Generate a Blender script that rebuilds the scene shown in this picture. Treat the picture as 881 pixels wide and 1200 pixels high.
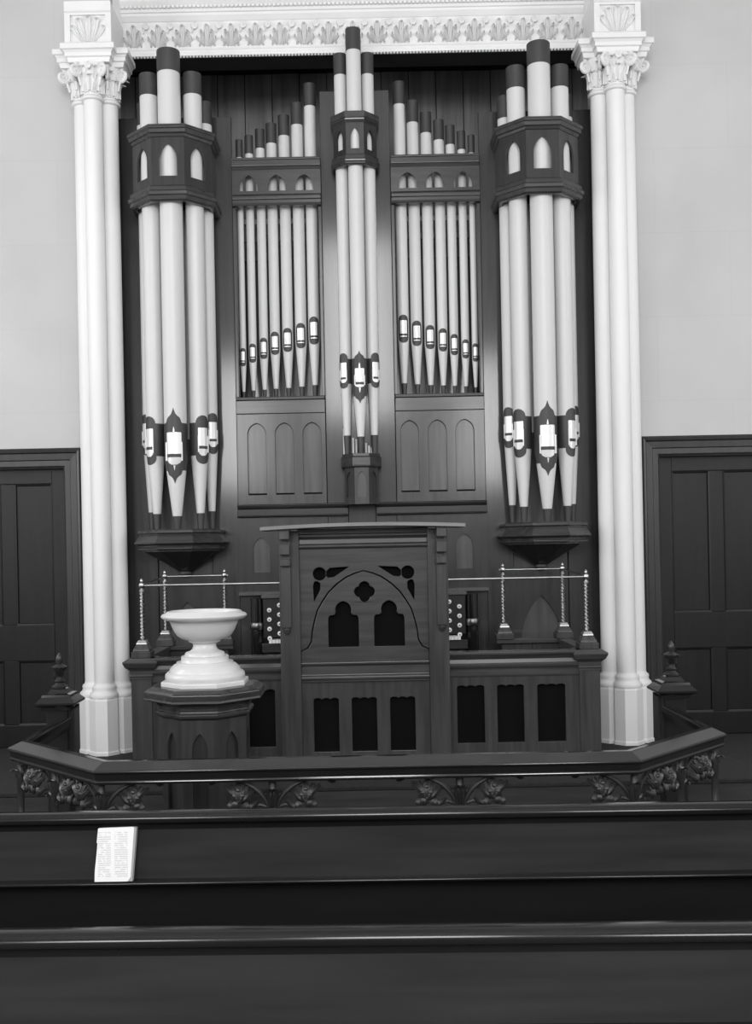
import bpy, math, random
from mathutils import Vector, Matrix
from mathutils.geometry import tessellate_polygon

for o in list(bpy.data.objects): bpy.data.objects.remove(o)
scene = bpy.context.scene
C = scene.collection
PI = math.pi
rnd = random.Random(7)

# ------------------------------------------------------------------ camera, light, exposure
HC = 1.45                                   # lens height above the organ platform
ROLL = 0.02
cam = bpy.data.cameras.new('camera'); cam.lens = 36; cam.sensor_width = 36; cam.sensor_fit = 'AUTO'
cam.shift_x = 15.2/1200; cam.shift_y = 40.3/1200; cam.clip_start = 0.05
co = bpy.data.objects.new('camera', cam); C.objects.link(co)
co.matrix_world = Matrix.Translation((0, 0, HC)) @ Matrix.Rotation(PI/2, 4, 'X') @ Matrix.Rotation(-ROLL, 4, 'Z')
scene.camera = co

w = bpy.data.worlds.new('world'); scene.world = w; w.use_nodes = True
w.node_tree.nodes['Background'].inputs[0].default_value = (.8, .8, .8, 1)
w.node_tree.nodes['Background'].inputs[1].default_value = 0.6

vs = scene.view_settings
vs.view_transform = 'Standard'; vs.look = 'None'; vs.gamma = 1; vs.use_curve_mapping = False
vs.exposure = -0.85

ROOM_X, ROOM_Y0, ROOM_Z, WALL_Y, FLOOR_Z = 4.8, -4.2, 8.6, 7.55, -0.15
def window_light(loc, rot, sx, sz, power):
    l = bpy.data.lights.new('window_daylight', 'AREA'); l.shape = 'RECTANGLE'; l.size = sx; l.size_y = sz; l.energy = power
    o = bpy.data.objects.new('window_daylight', l); C.objects.link(o); o.location = loc; o.rotation_euler = rot
SIDE_WIN = [(-1.6, 1.2, 1.5, 5.0), (1.6, 1.2, 1.5, 5.0), (4.9, 1.2, 1.5, 5.0)]      # y, width, z0, z1
BACK_WIN = [(-2.35, 1.1, 2.6, 5.0), (0.0, 1.5, 3.9, 7.3), (2.35, 1.1, 2.6, 5.0)]  # x, width, z0, z1
for (y, wd, z0, z1) in SIDE_WIN:
    window_light((-ROOM_X+.04, y, (z0+z1)/2), (0, -PI/2, 0), z1-z0, wd, 170)
    window_light((ROOM_X-.04, y, (z0+z1)/2), (0, PI/2, 0), z1-z0, wd, 105)
for (x, wd, z0, z1) in BACK_WIN:
    window_light((x, ROOM_Y0+.04, (z0+z1)/2), (PI/2, 0, 0), wd, z1-z0, 108*wd*(z1-z0))

# ------------------------------------------------------------------ photo measure -> metres (at a chosen distance)
F = 1200.0
def XP(x, y, Y): return ((x-440.5) - ROLL*(y-600) + 16)*Y/F
def ZP(x, y, Y): return HC - ((y-600) + ROLL*(x-440.5) - 40)*Y/F

# ------------------------------------------------------------------ materials
def mat(name, col, rough=.5, metal=0.0, spec=.5, coat=0.0):
    m = bpy.data.materials.new(name); m.use_nodes = True
    b = m.node_tree.nodes['Principled BSDF']
    b.inputs['Base Color'].default_value = (col, col, col, 1) if isinstance(col, float) else (*col, 1)
    b.inputs['Roughness'].default_value = rough; b.inputs['Metallic'].default_value = metal
    b.inputs['Specular IOR Level'].default_value = spec; b.inputs['Coat Weight'].default_value = coat
    b.inputs['Coat Roughness'].default_value = .13
    return m
def noisy(name, c0, c1, scale, stretch=(1, 1, 1), rough=.4, bump=0.0, detail=6, spec=.5, metal=0.0, coat=0.0):
    m = mat(name, c0, rough, metal, spec, coat); nt = m.node_tree; b = nt.nodes['Principled BSDF']
    tc = nt.nodes.new('ShaderNodeTexCoord'); mp = nt.nodes.new('ShaderNodeMapping')
    mp.inputs['Scale'].default_value = stretch
    nz = nt.nodes.new('ShaderNodeTexNoise'); nz.inputs['Scale'].default_value = scale; nz.inputs['Detail'].default_value = detail
    rp = nt.nodes.new('ShaderNodeValToRGB')
    rp.color_ramp.elements[0].position = .3; rp.color_ramp.elements[1].position = .72
    rp.color_ramp.elements[0].color = (c0, c0, c0, 1); rp.color_ramp.elements[1].color = (c1, c1, c1, 1)
    nt.links.new(tc.outputs['Object'], mp.inputs['Vector']); nt.links.new(mp.outputs[0], nz.inputs['Vector'])
    nt.links.new(nz.outputs['Fac'], rp.inputs[0]); nt.links.new(rp.outputs[0], b.inputs['Base Color'])
    if bump:
        bp = nt.nodes.new('ShaderNodeBump'); bp.inputs['Strength'].default_value = bump; bp.inputs['Distance'].default_value = .01
        nt.links.new(nz.outputs['Fac'], bp.inputs['Height']); nt.links.new(bp.outputs[0], b.inputs['Normal'])
    return m
V = (9, 9, .7); H = (.7, 9, 9)
M = {
 'wood_v': noisy('varnished_wood_vertical', .020, .042, 3.2, V, .36, .03, spec=.35, coat=.35),
 'wood_h': noisy('varnished_wood_horizontal', .020, .042, 3.2, H, .24, spec=.6),
 'case_v': noisy('dark_case_wood_vertical', .012, .026, 3.2, V, .42, .04, spec=.3, coat=.7),
 'case_h': noisy('dark_case_wood_horizontal', .013, .027, 3.2, H, .34, spec=.35),
 'panel_v': noisy('pale_panel_wood_vertical', .045, .085, 3.0, V, .4, spec=.35, coat=.3),
 'panel_h': noisy('pale_panel_wood_horizontal', .05, .085, 3.0, H, .4, spec=.35, coat=.3),
 'oak_v': noisy('screen_wood_vertical', .030, .055, 3.2, V, .26),
 'oak_h': noisy('screen_wood_horizontal', .032, .060, 3.2, H, .26),
 'shelf': noisy('edge_lit_shelf_wood', .14, .2, 3.0, H, .35),  # paler wood colour stands for light caught on the shelf's front edge
 'rail_h': noisy('polished_rail_wood', .009, .014, 1.5, (1, 1, 1), .10, spec=.7),
 'pew_h': noisy('pew_wood', .018, .032, 3.0, H, .3),
 'pew_rail': noisy('polished_pew_rail', .008, .013, 1.5, (1, 1, 1), .15, spec=.35),
 'pew_low': noisy('shaded_pew_wood', .004, .007, 3.0, H, .5, spec=.2),  # near-black colour stands for the shade under the book ledge
 'door_v': noisy('dark_painted_door_wood', .007, .012, 3.0, V, .4, spec=.3),
 'casing': noisy('door_casing_wood', .016, .028, 3.0, V, .33),
 'plank': noisy('chamber_plank_wood', .15, .30, 2.2, V, .5),
 'bronze': noisy('dull_brass', .16, .24, 8, (1, 1, 1), .35, metal=1.0),
 'black': mat('black_cloth_and_shade', .004, .9, spec=.1),
 'ebony': mat('black_ebonised_wood', .006, .3),
 'cream': noisy('cream_pipe_paint', .56, .60, 2.0, (1, 1, .5), .38),
 'band': noisy('dark_stencil_paint', .033, .042, 6, (1, 1, 1), .5),
 'tin': mat('bright_tin_lip', .68, .3, .25),
 'white': noisy('white_painted_stone', .70, .76, 1.5, (1, 1, .4), .5, .05),
 'plaster': noisy('white_ornament_plaster', .68, .74, 5, (1, 1, 1), .6, .05),
 'marble': noisy('white_marble', .55, .62, 4, (1, 1, 1), .3, 0),
 'brass': noisy('brass', .42, .55, 8, (1, 1, 1), .28, metal=1.0),
 'iron': noisy('dark_cast_iron', .012, .03, 9, (1, 1, 1), .35, .2),
 'carpet': noisy('dark_carpet', .010, .022, 30, (1, 1, 1), .95, .3),
 'floorwood': noisy('dark_floor_boards', .012, .025, 3, H, .5),
 'paper': mat('page_paper', .7, .8),
 'page_edge': mat('page_edge_paper', .35, .9),
 'ivory': mat('ivory', .75, .3),
 'glass': mat('frosted_window_glass', .9, .4),
 'ceiling': noisy('ceiling_plaster', .62, .68, 2, (1, 1, 1), .8),
 'dark_matt': mat('dark_soffit_matt', .012, .7),
}
# wall plaster: mottled, with faintly scribed ashlar joints
m = noisy('wall_plaster', .46, .53, 1.1, (1, 1, 1), .75, .05); M['wall'] = m
nt = m.node_tree; b = nt.nodes['Principled BSDF']; src = b.inputs['Base Color'].links[0].from_socket
tc = nt.nodes.new('ShaderNodeTexCoord'); mp = nt.nodes.new('ShaderNodeMapping'); mp.inputs['Rotation'].default_value = (PI/2, 0, 0)
bk = nt.nodes.new('ShaderNodeTexBrick'); bk.inputs['Scale'].default_value = 1; bk.inputs['Brick Width'].default_value = 1.1; bk.inputs['Row Height'].default_value = .62
bk.inputs['Mortar Size'].default_value = .004; bk.inputs['Color1'].default_value = (1, 1, 1, 1); bk.inputs['Color2'].default_value = (.985, .985, .985, 1); bk.inputs['Mortar'].default_value = (.955, .955, .955, 1)
mx = nt.nodes.new('ShaderNodeMix'); mx.data_type = 'RGBA'; mx.blend_type = 'MULTIPLY'; mx.inputs[0].default_value = 1
nt.links.new(tc.outputs['Object'], mp.inputs[0]); nt.links.new(mp.outputs[0], bk.inputs['Vector'])
nt.links.new(src, mx.inputs[6]); nt.links.new(bk.outputs['Color'], mx.inputs[7]); nt.links.new(mx.outputs[2], b.inputs['Base Color'])
# printed page: two columns of faint grey lines of print
m = mat('printed_page', .78, .8); M['page'] = m; nt = m.node_tree; b = nt.nodes['Principled BSDF']
tc = nt.nodes.new('ShaderNodeTexCoord'); wv = nt.nodes.new('ShaderNodeTexWave'); wv.bands_direction = 'Z'; wv.inputs['Scale'].default_value = 55
wv.inputs['Distortion'].default_value = .4
nz = nt.nodes.new('ShaderNodeTexNoise'); nz.inputs['Scale'].default_value = 120
sx = nt.nodes.new('ShaderNodeSeparateXYZ'); nt.links.new(tc.outputs['Object'], sx.inputs[0])
def mth(op, a, bb):
    n = nt.nodes.new('ShaderNodeMath'); n.operation = op
    for i, v in enumerate((a, bb)):
        if isinstance(v, (int, float)): n.inputs[i].default_value = v
        else: nt.links.new(v, n.inputs[i])
    return n.outputs[0]
ab = mth('ABSOLUTE', sx.outputs['X'], 0)
col = mth('MULTIPLY', mth('GREATER_THAN', ab, .005), mth('LESS_THAN', ab, .040))
zc = mth('MULTIPLY', mth('GREATER_THAN', sx.outputs['Z'], .012), mth('LESS_THAN', sx.outputs['Z'], .132))
ink = mth('MULTIPLY', mth('MULTIPLY', col, zc), mth('MULTIPLY', mth('GREATER_THAN', wv.outputs['Fac'], .45), mth('GREATER_THAN', nz.outputs['Fac'], .42)))
rp = nt.nodes.new('ShaderNodeValToRGB'); rp.color_ramp.elements[0].color = (.78, .78, .78, 1); rp.color_ramp.elements[1].color = (.58, .58, .58, 1)
nt.links.new(tc.outputs['Object'], wv.inputs['Vector']); nt.links.new(tc.outputs['Object'], nz.inputs['Vector'])
nt.links.new(ink, rp.inputs[0]); nt.links.new(rp.outputs[0], b.inputs['Base Color'])

# ------------------------------------------------------------------ mesh helpers
class MB:
    def __init__(s): s.v = []; s.f = []
    def add(s, vs, fs):
        n = len(s.v); s.v += [tuple(p) for p in vs]; s.f += [tuple(i+n for i in f) for f in fs]; return s
    def box(s, x0, x1, y0, y1, z0, z1):
        vs = [(x, y, z) for z in (z0, z1) for y in (y0, y1) for x in (x0, x1)]
        return s.add(vs, [(0, 2, 3, 1), (4, 5, 7, 6), (0, 1, 5, 4), (2, 6, 7, 3), (0, 4, 6, 2), (1, 3, 7, 5)])
    def lathe(s, prof, cx=0, cy=0, seg=24, a0=0.0, cap=True, zf=None):
        n = len(prof); vs = []; fs = []
        for (r, z) in prof:
            for k in range(seg):
                a = a0+2*PI*k/seg; vs.append((cx+r*math.cos(a), cy+r*math.sin(a), z))
        for i in range(n-1):
            for k in range(seg):
                k2 = (k+1) % seg; fs.append((i*seg+k, i*seg+k2, (i+1)*seg+k2, (i+1)*seg+k))
        if cap:
            fs.append(tuple(range(seg-1, -1, -1))); fs.append(tuple((n-1)*seg+k for k in range(seg)))
        return s.add(vs, fs)
    def tube(s, pts, rad, seg=8, cap=True):
        pts = [Vector(p) for p in pts]; n = len(pts); vs = []; fs = []
        if not hasattr(rad, '__len__'): rad = [rad]*n
        up = None
        for i, p in enumerate(pts):
            d = (pts[min(i+1, n-1)]-pts[max(i-1, 0)]).normalized()
            if up is None: up = Vector((0, 0, 1)) if abs(d.z) < .9 else Vector((0, 1, 0))
            sx_ = d.cross(up).normalized(); up = sx_.cross(d).normalized()
            for k in range(seg):
                a = 2*PI*k/seg; vs.append(p+(sx_*math.cos(a)+up*math.sin(a))*rad[i])
        for i in range(n-1):
            for k in range(seg):
                k2 = (k+1) % seg; fs.append((i*seg+k, i*seg+k2, (i+1)*seg+k2, (i+1)*seg+k))
        if cap: fs.append(tuple(range(seg-1, -1, -1))); fs.append(tuple((n-1)*seg+k for k in range(seg)))
        return s.add(vs, fs)
    def sweep(s, path, prof, mapf, closed=False):
        """path: 2-D polyline; prof: closed polygon (offset to the right of travel, height); mapf(px,py,h)->xyz"""
        n = len(path); m = len(prof); vs = []; fs = []
        P = [Vector(p) for p in path]
        for i in range(n):
            d0 = (P[i]-P[i-1]).normalized() if (i > 0 or closed) else None
            d1 = (P[(i+1) % n]-P[i]).normalized() if (i < n-1 or closed) else None
            if d0 is None: d0 = d1
            if d1 is None: d1 = d0
            n0 = Vector((d0.y, -d0.x)); n1 = Vector((d1.y, -d1.x)); mm = (n0+n1).normalized(); k = 1/max(.3, mm.dot(n0))
            for (o, h) in prof:
                q = P[i]+mm*(o*k); vs.append(mapf(q.x, q.y, h))
        for i in range(n if closed else n-1):
            i2 = (i+1) % n
            for j in range(m):
                j2 = (j+1) % m; fs.append((i*m+j, i*m+j2, i2*m+j2, i2*m+j))
        if not closed: fs.append(tuple(range(m-1, -1, -1))); fs.append(tuple((n-1)*m+j for j in range(m)))
        return s.add(vs, fs)
    def plate(s, outer, holes, y0, y1, mapf=None):
        """flat board in the XZ plane with holes, y0 = front"""
        mapf = mapf or (lambda x, z, y: (x, y, z))
        loops = [outer]+list(holes); flat = [p for l in loops for p in l]; n = len(flat)
        tris = tessellate_polygon([[Vector((p[0], p[1], 0)) for p in l] for l in loops])
        vs = [mapf(p[0], p[1], y0) for p in flat]+[mapf(p[0], p[1], y1) for p in flat]
        fs = []
        for t in tris:
            a, b_, c = (flat[i] for i in t)
            cr = (b_[0]-a[0])*(c[1]-a[1])-(b_[1]-a[1])*(c[0]-a[0])
            if abs(cr) < 1e-12: continue
            t = tuple(t) if cr > 0 else tuple(reversed(t))
            fs.append(t); fs.append(tuple(i+n for i in reversed(t)))
        k = 0
        for li, l in enumerate(loops):
            ar = sum(l[i][0]*l[(i+1) % len(l)][1]-l[(i+1) % len(l)][0]*l[i][1] for i in range(len(l)))
            for i in range(len(l)):
                a, b_ = k+i, k+(i+1) % len(l)
                if (ar > 0) == (li == 0): fs.append((a, a+n, b_+n, b_))
                else: fs.append((b_, b_+n, a+n, a))
            k += len(l)
        return s.add(vs, fs)
    def xform(s, mtx, start=0):
        for i in range(start, len(s.v)): s.v[i] = tuple(mtx @ Vector(s.v[i]))
        return s
    def mesh(s, name, material, smooth=False, off=(0, 0, 0)):
        me = bpy.data.meshes.new(name)
        me.from_pydata([(p[0]-off[0], p[1]-off[1], p[2]-off[2]) for p in s.v], [], s.f)
        me.validate(); me.update()
        me.materials.append(material)
        if smooth:
            me.polygons.foreach_set('use_smooth', [True]*len(me.polygons)); me.set_sharp_from_angle(angle=math.radians(38))
        return me
    def build(s, name, material, parent=None, smooth=False, bevel=0, local=False):
        off = (0, 0, 0)
        if parent is not None and not local: off = world_loc(parent)
        o = bpy.data.objects.new(name, s.mesh(name, M[material], smooth, off)); C.objects.link(o)
        if parent is not None: o.parent = parent
        if bevel:
            bv = o.modifiers.new('edge', 'BEVEL'); bv.width = bevel; bv.segments = 2; bv.limit_method = 'ANGLE'; bv.angle_limit = math.radians(40)
        return o
def world_loc(o):
    p = Vector((0, 0, 0))
    while o is not None: p += o.location; o = o.parent
    return p
def link(name, me, parent, loc=(0, 0, 0), rot=(0, 0, 0), scale=(1, 1, 1)):
    """an object sharing mesh data, placed in world coordinates (parents are only translated)"""
    o = bpy.data.objects.new(name, me); C.objects.link(o)
    if parent is not None: o.parent = parent; loc = Vector(loc)-world_loc(parent)
    o.location = loc; o.rotation_euler = rot; o.scale = scale
    return o
def tag(o, label, cat=None, group=None, kind=None):
    if label: o['label'] = label
    if cat: o['category'] = cat
    if group: o['group'] = group
    if kind: o['kind'] = kind
    return o
def thing(name, loc, label, cat=None, group=None, kind=None, rz=0):
    o = bpy.data.objects.new(name, None); C.objects.link(o); o.location = loc; o.rotation_euler = (0, 0, rz); o.empty_display_size = .1
    return tag(o, label, cat, group, kind)
def rect(x0, x1, z0, z1): return [(x0, z0), (x1, z0), (x1, z1), (x0, z1)]
def lancet(cx, w_, z0, z1, spring=None, n=7):
    """pointed-arch outline; spring = height where the arch starts"""
    h = w_/2; sp = spring if spring is not None else z1-w_*.9
    rise = z1-sp; R_ = (h*h+rise*rise)/(2*h)
    R_ = max(R_, h)
    pts = [(cx-h, z0), (cx+h, z0)]
    c0 = cx+h-R_; a1 = math.atan2(rise, cx-c0)
    for i in range(n+1):
        a = a1*i/n; pts.append((c0+R_*math.cos(a), sp+R_*math.sin(a)))
    c1 = cx-h+R_
    for i in range(n-1, -1, -1):
        a = a1*i/n; pts.append((c1-R_*math.cos(a), sp+R_*math.sin(a)))
    return pts
PLAN = lambda x, y, h: (x, y, h)

# ------------------------------------------------------------------ the room
def struct(o, label): return tag(o, label, None, None, 'structure')
OPX, OPZ = 1.79, 5.62
DX0, DX1, DZ = 2.19, 3.085, 2.075
mb = MB().plate(rect(-ROOM_X, ROOM_X, FLOOR_Z, ROOM_Z), [rect(-OPX, OPX, .002, OPZ), rect(-DX1, -DX0, -.02, DZ), rect(DX0, DX1, -.02, DZ)], WALL_Y, WALL_Y+.3)
struct(mb.build('wall_front', 'wall'), 'pale plastered wall framing the organ recess and two doors')
def side_wall(sgn, name, label):
    f = lambda a, z, d: (sgn*(ROOM_X+d), a, z)
    holes = [rect(y-wd/2, y+wd/2, z0, z1) for (y, wd, z0, z1) in SIDE_WIN]
    struct(MB().plate(rect(ROOM_Y0-.3, WALL_Y+.3, FLOOR_Z, ROOM_Z), holes, 0, .3, f).build(name, 'wall'), label)
side_wall(-1, 'wall_left', 'pale plastered side wall with three tall windows')
side_wall(1, 'wall_right', 'pale plastered side wall with three tall windows')
mb = MB().plate(rect(-ROOM_X, ROOM_X, FLOOR_Z, ROOM_Z), [rect(x-wd/2, x+wd/2, z0, z1) for (x, wd, z0, z1) in BACK_WIN], ROOM_Y0-.3, ROOM_Y0)
struct(mb.build('wall_back', 'wall'), 'pale plastered end wall with three high windows')
struct(MB().box(-ROOM_X-.3, ROOM_X+.3, ROOM_Y0-.3, WALL_Y+.3, ROOM_Z, ROOM_Z+.2).build('ceiling', 'ceiling'), 'pale plaster ceiling')
struct(MB().box(-ROOM_X-.3, ROOM_X+.3, ROOM_Y0-.3, 9.2, FLOOR_Z-.2, FLOOR_Z).build('floor', 'floorwood'), 'dark boarded church floor')
DAIS_Y = 6.2
fd = MB().box(-ROOM_X, ROOM_X, DAIS_Y+.02, 9.1, FLOOR_Z, -.03).build('floor_platform', 'carpet'); struct(fd, 'dark raised platform in front of the organ')
MB().box(-ROOM_X, ROOM_X, DAIS_Y, 9.1, -.03, 0).build('platform_covering', 'carpet', fd, bevel=.008)
MB().box(-ROOM_X, ROOM_X, DAIS_Y, DAIS_Y+.02, FLOOR_Z, -.03).build('riser_board', 'wood_h', fd)
wn = 0
def window(kind, c, wd, z0, z1, sgn=0):
    global wn; wn += 1
    f = (lambda a, z, d: (a, ROOM_Y0-.12-d, z)) if kind == 'back' else (lambda a, z, d: (sgn*(ROOM_X+.12+d), a, z))
    base = f(c, z0, 0)
    t = thing('window_%d' % wn, base, 'tall frosted church window in the plastered wall', None, None, 'structure')
    MB().plate(rect(c-wd/2, c+wd/2, z0, z1), [rect(c-wd/2+.06, c-.02, z0+.06, z1-.06), rect(c+.02, c+wd/2-.06, z0+.06, z1-.06)], 0, .05, f).build('window_frame', 'casing', t)
    for (a, b_) in ((c-wd/2+.05, c-.01), (c+.01, c+wd/2-.05)):
        MB().plate(rect(a, b_, z0+.05, z1-.05), [], .02, .028, f).build('pane', 'glass', t)
for (y, wd, z0, z1) in SIDE_WIN:
    window('side', y, wd, z0, z1, -1); window('side', y, wd, z0, z1, 1)
for (x, wd, z0, z1) in BACK_WIN: window('back', x, wd, z0, z1)

# organ chamber behind the opening
CH_Y = 8.75
ch = MB().box(-2.1, 2.1, CH_Y+.03, CH_Y+.15, 0, 5.9).build('wall_chamber', 'dark_matt'); struct(ch, 'dark boarded back of the organ recess')
n = 18; pw = 4.2/n
for i in range(n):
    x = -2.1+i*pw
    MB().box(x+.004, x+pw-.004, CH_Y+rnd.uniform(0, .012), CH_Y+.03, 0, 5.5).build('plank', 'plank', ch)
for s in (-1, 1): MB().box(min(s*2.0, s*2.1), max(s*2.0, s*2.1), WALL_Y+.3, CH_Y, 0, 5.9).build('chamber_side', 'wall', ch)
MB().box(-2.1, 2.1, WALL_Y+.3, CH_Y+.15, 5.75, 5.9).build('chamber_soffit', 'dark_matt', ch)

# doors
dn = 0
def door(sgn, label):
    global dn; dn += 1
    t = thing('door_%d' % dn, (sgn*(DX0+DX1)/2, WALL_Y+.1, 0), label, None, None, 'structure')
    def X(a, b_): return (min(sgn*a, sgn*b_), max(sgn*a, sgn*b_))
    y0, y1 = WALL_Y+.07, WALL_Y+.115
    st = .112
    def bd(name, a, b_, z0, z1, mt='door_v', yy=(y0, y1), bev=.004):
        xx = X(a, b_); return MB().box(xx[0], xx[1], yy[0], yy[1], z0, z1).build(name, mt, t, bevel=bev)
    x0, x1 = DX0+.004, DX1-.004; xm = (x0+x1)/2
    bd('stile', x0, x0+st, .005, DZ-.004); bd('stile', x1-st, x1, .005, DZ-.004)
    for (z0, z1) in ((.005, .17), (.646, .912), (1.963, DZ-.004)): bd('rail', x0+st, x1-st, z0, z1)
    for (z0, z1) in ((.17, .646), (.912, 1.963)):
        bd('muntin', xm-.05, xm+.05, z0, z1)
        for (a, b_) in ((x0+st, xm-.05), (xm+.05, x1-st)):
            p = bd('panel', a-.005, b_+.005, z0-.005, z1+.005, yy=(y0+.018, y0+.03), bev=0)
            MB().sweep([(X(a, b_)[0], z0), (X(a, b_)[0], z1), (X(a, b_)[1], z1), (X(a, b_)[1], z0)], [(0, 0), (.016, 0), (.012, .014), (0, .018)],
                       lambda px, pz, h: (px, y0+.018-h, pz), True).build('panel_moulding', 'door_v', p)
    # architrave swept round the opening
    path = [(DX0, 0), (DX0, DZ), (DX1, DZ), (DX1, 0)]
    if sgn > 0: prof = [(0, 0), (0, .02), (-.012, .028), (-.05, .028), (-.056, .04), (-.10, .044), (-.108, .058), (-.125, .062), (-.14, .05), (-.14, 0)]
    else:
        path = [(-p[0], p[1]) for p in path]; prof = [(0, 0), (0, .02), (.012, .028), (.05, .028), (.056, .04), (.10, .044), (.108, .058), (.125, .062), (.14, .05), (.14, 0)]
    MB().sweep(path, prof, lambda px, pz, h: (px, WALL_Y-h, pz)).build('architrave', 'casing', t)
    MB().plate([(sgn*DX0, 0), (sgn*DX1, 0), (sgn*DX1, DZ), (sgn*DX0, DZ)], [], WALL_Y+.16, WALL_Y+.18).build('door_backing', 'black', t)
door(-1, 'dark four-panel door in moulded frame, on the marble font\'s side of the organ')
door(1, 'dark four-panel door in moulded frame, on the side of the organ away from the font')

# ------------------------------------------------------------------ carved leaves
def leaf_mesh(name, h, w_, curl, lobes=3, mt='plaster', nu=8, nv=14, thick=.008):
    mb = MB()
    def P(u, t, off):
        th = t*t*curl*1.9
        wd = w_*.5*(.55+.45*math.sin(PI*min(1, t*1.15)))*(1-.75*max(0, t-.7)/.3)*(.82+.18*abs(math.cos(t*lobes*PI)))
        x = u*wd
        # centre line rises then rolls forward
        z = h*(math.sin(min(t, .8)*PI/1.6) if t < .8 else 1-.9*(t-.8)**1.3)
        y = -curl*h*(t**2.6)*.9
        rib = (.12*math.cos(u*PI*3)+.2*(1-u*u))*w_*.8*(1-.4*t)
        return (x, y-rib+off, z)
    for off in (0, thick):
        vs = [P(-1+2*i/nu, j/nv, off) for j in range(nv+1) for i in range(nu+1)]
        fs = [(j*(nu+1)+i, j*(nu+1)+i+1, (j+1)*(nu+1)+i+1, (j+1)*(nu+1)+i) for j in range(nv) for i in range(nu)]
        if off: fs = [tuple(reversed(f)) for f in fs]
        mb.add(vs, fs)
    N = (nu+1)*(nv+1)
    edge = [i for i in range(nu+1)]+[j*(nu+1)+nu for j in range(1, nv+1)]+[nv*(nu+1)+i for i in range(nu-1, -1, -1)]+[j*(nu+1) for j in range(nv-1, 0, -1)]
    mb.f += [(edge[(k+1) % len(edge)], edge[k], edge[k]+N, edge[(k+1) % len(edge)]+N) for k in range(len(edge))]
    return mb.mesh(name, M[mt], True)
def volute_mesh(name, r, mt='plaster'):
    mb = MB(); pts = []; rad = []
    for i in range(34):
        t = i/33; a = PI*.5+t*PI*4.2; rr = r*(1-.86*t)
        pts.append((0, -rr*math.cos(a), rr*math.sin(a))); rad.append(r*(.36-.2*t))
    mb.tube([(0, r*.9, -r*2.2), (0, r*.55, -r*.9), (0, r*.2, r*.55)]+pts, [r*.16, r*.2, r*.25]+rad, 8)
    mb.lathe([(.001, -r*.3), (r*.2, -r*.24), (r*.24, 0), (r*.2, r*.24), (.001, r*.3)], 0, 0, 8)
    k = len(mb.v)-40
    for i in range(k, len(mb.v)): x, y, z = mb.v[i]; mb.v[i] = (z, y, x)
    return mb.mesh(name, M[mt], True)
LEAF_A = leaf_mesh('acanthus_leaf', .105, .085, .55)
LEAF_B = leaf_mesh('acanthus_leaf_tall', .175, .075, .5)
VOLUTE = volute_mesh('volute', .046)
LEAF_F = leaf_mesh('frieze_leaf_blade', .15, .05, .42, nu=6, nv=10)

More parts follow.
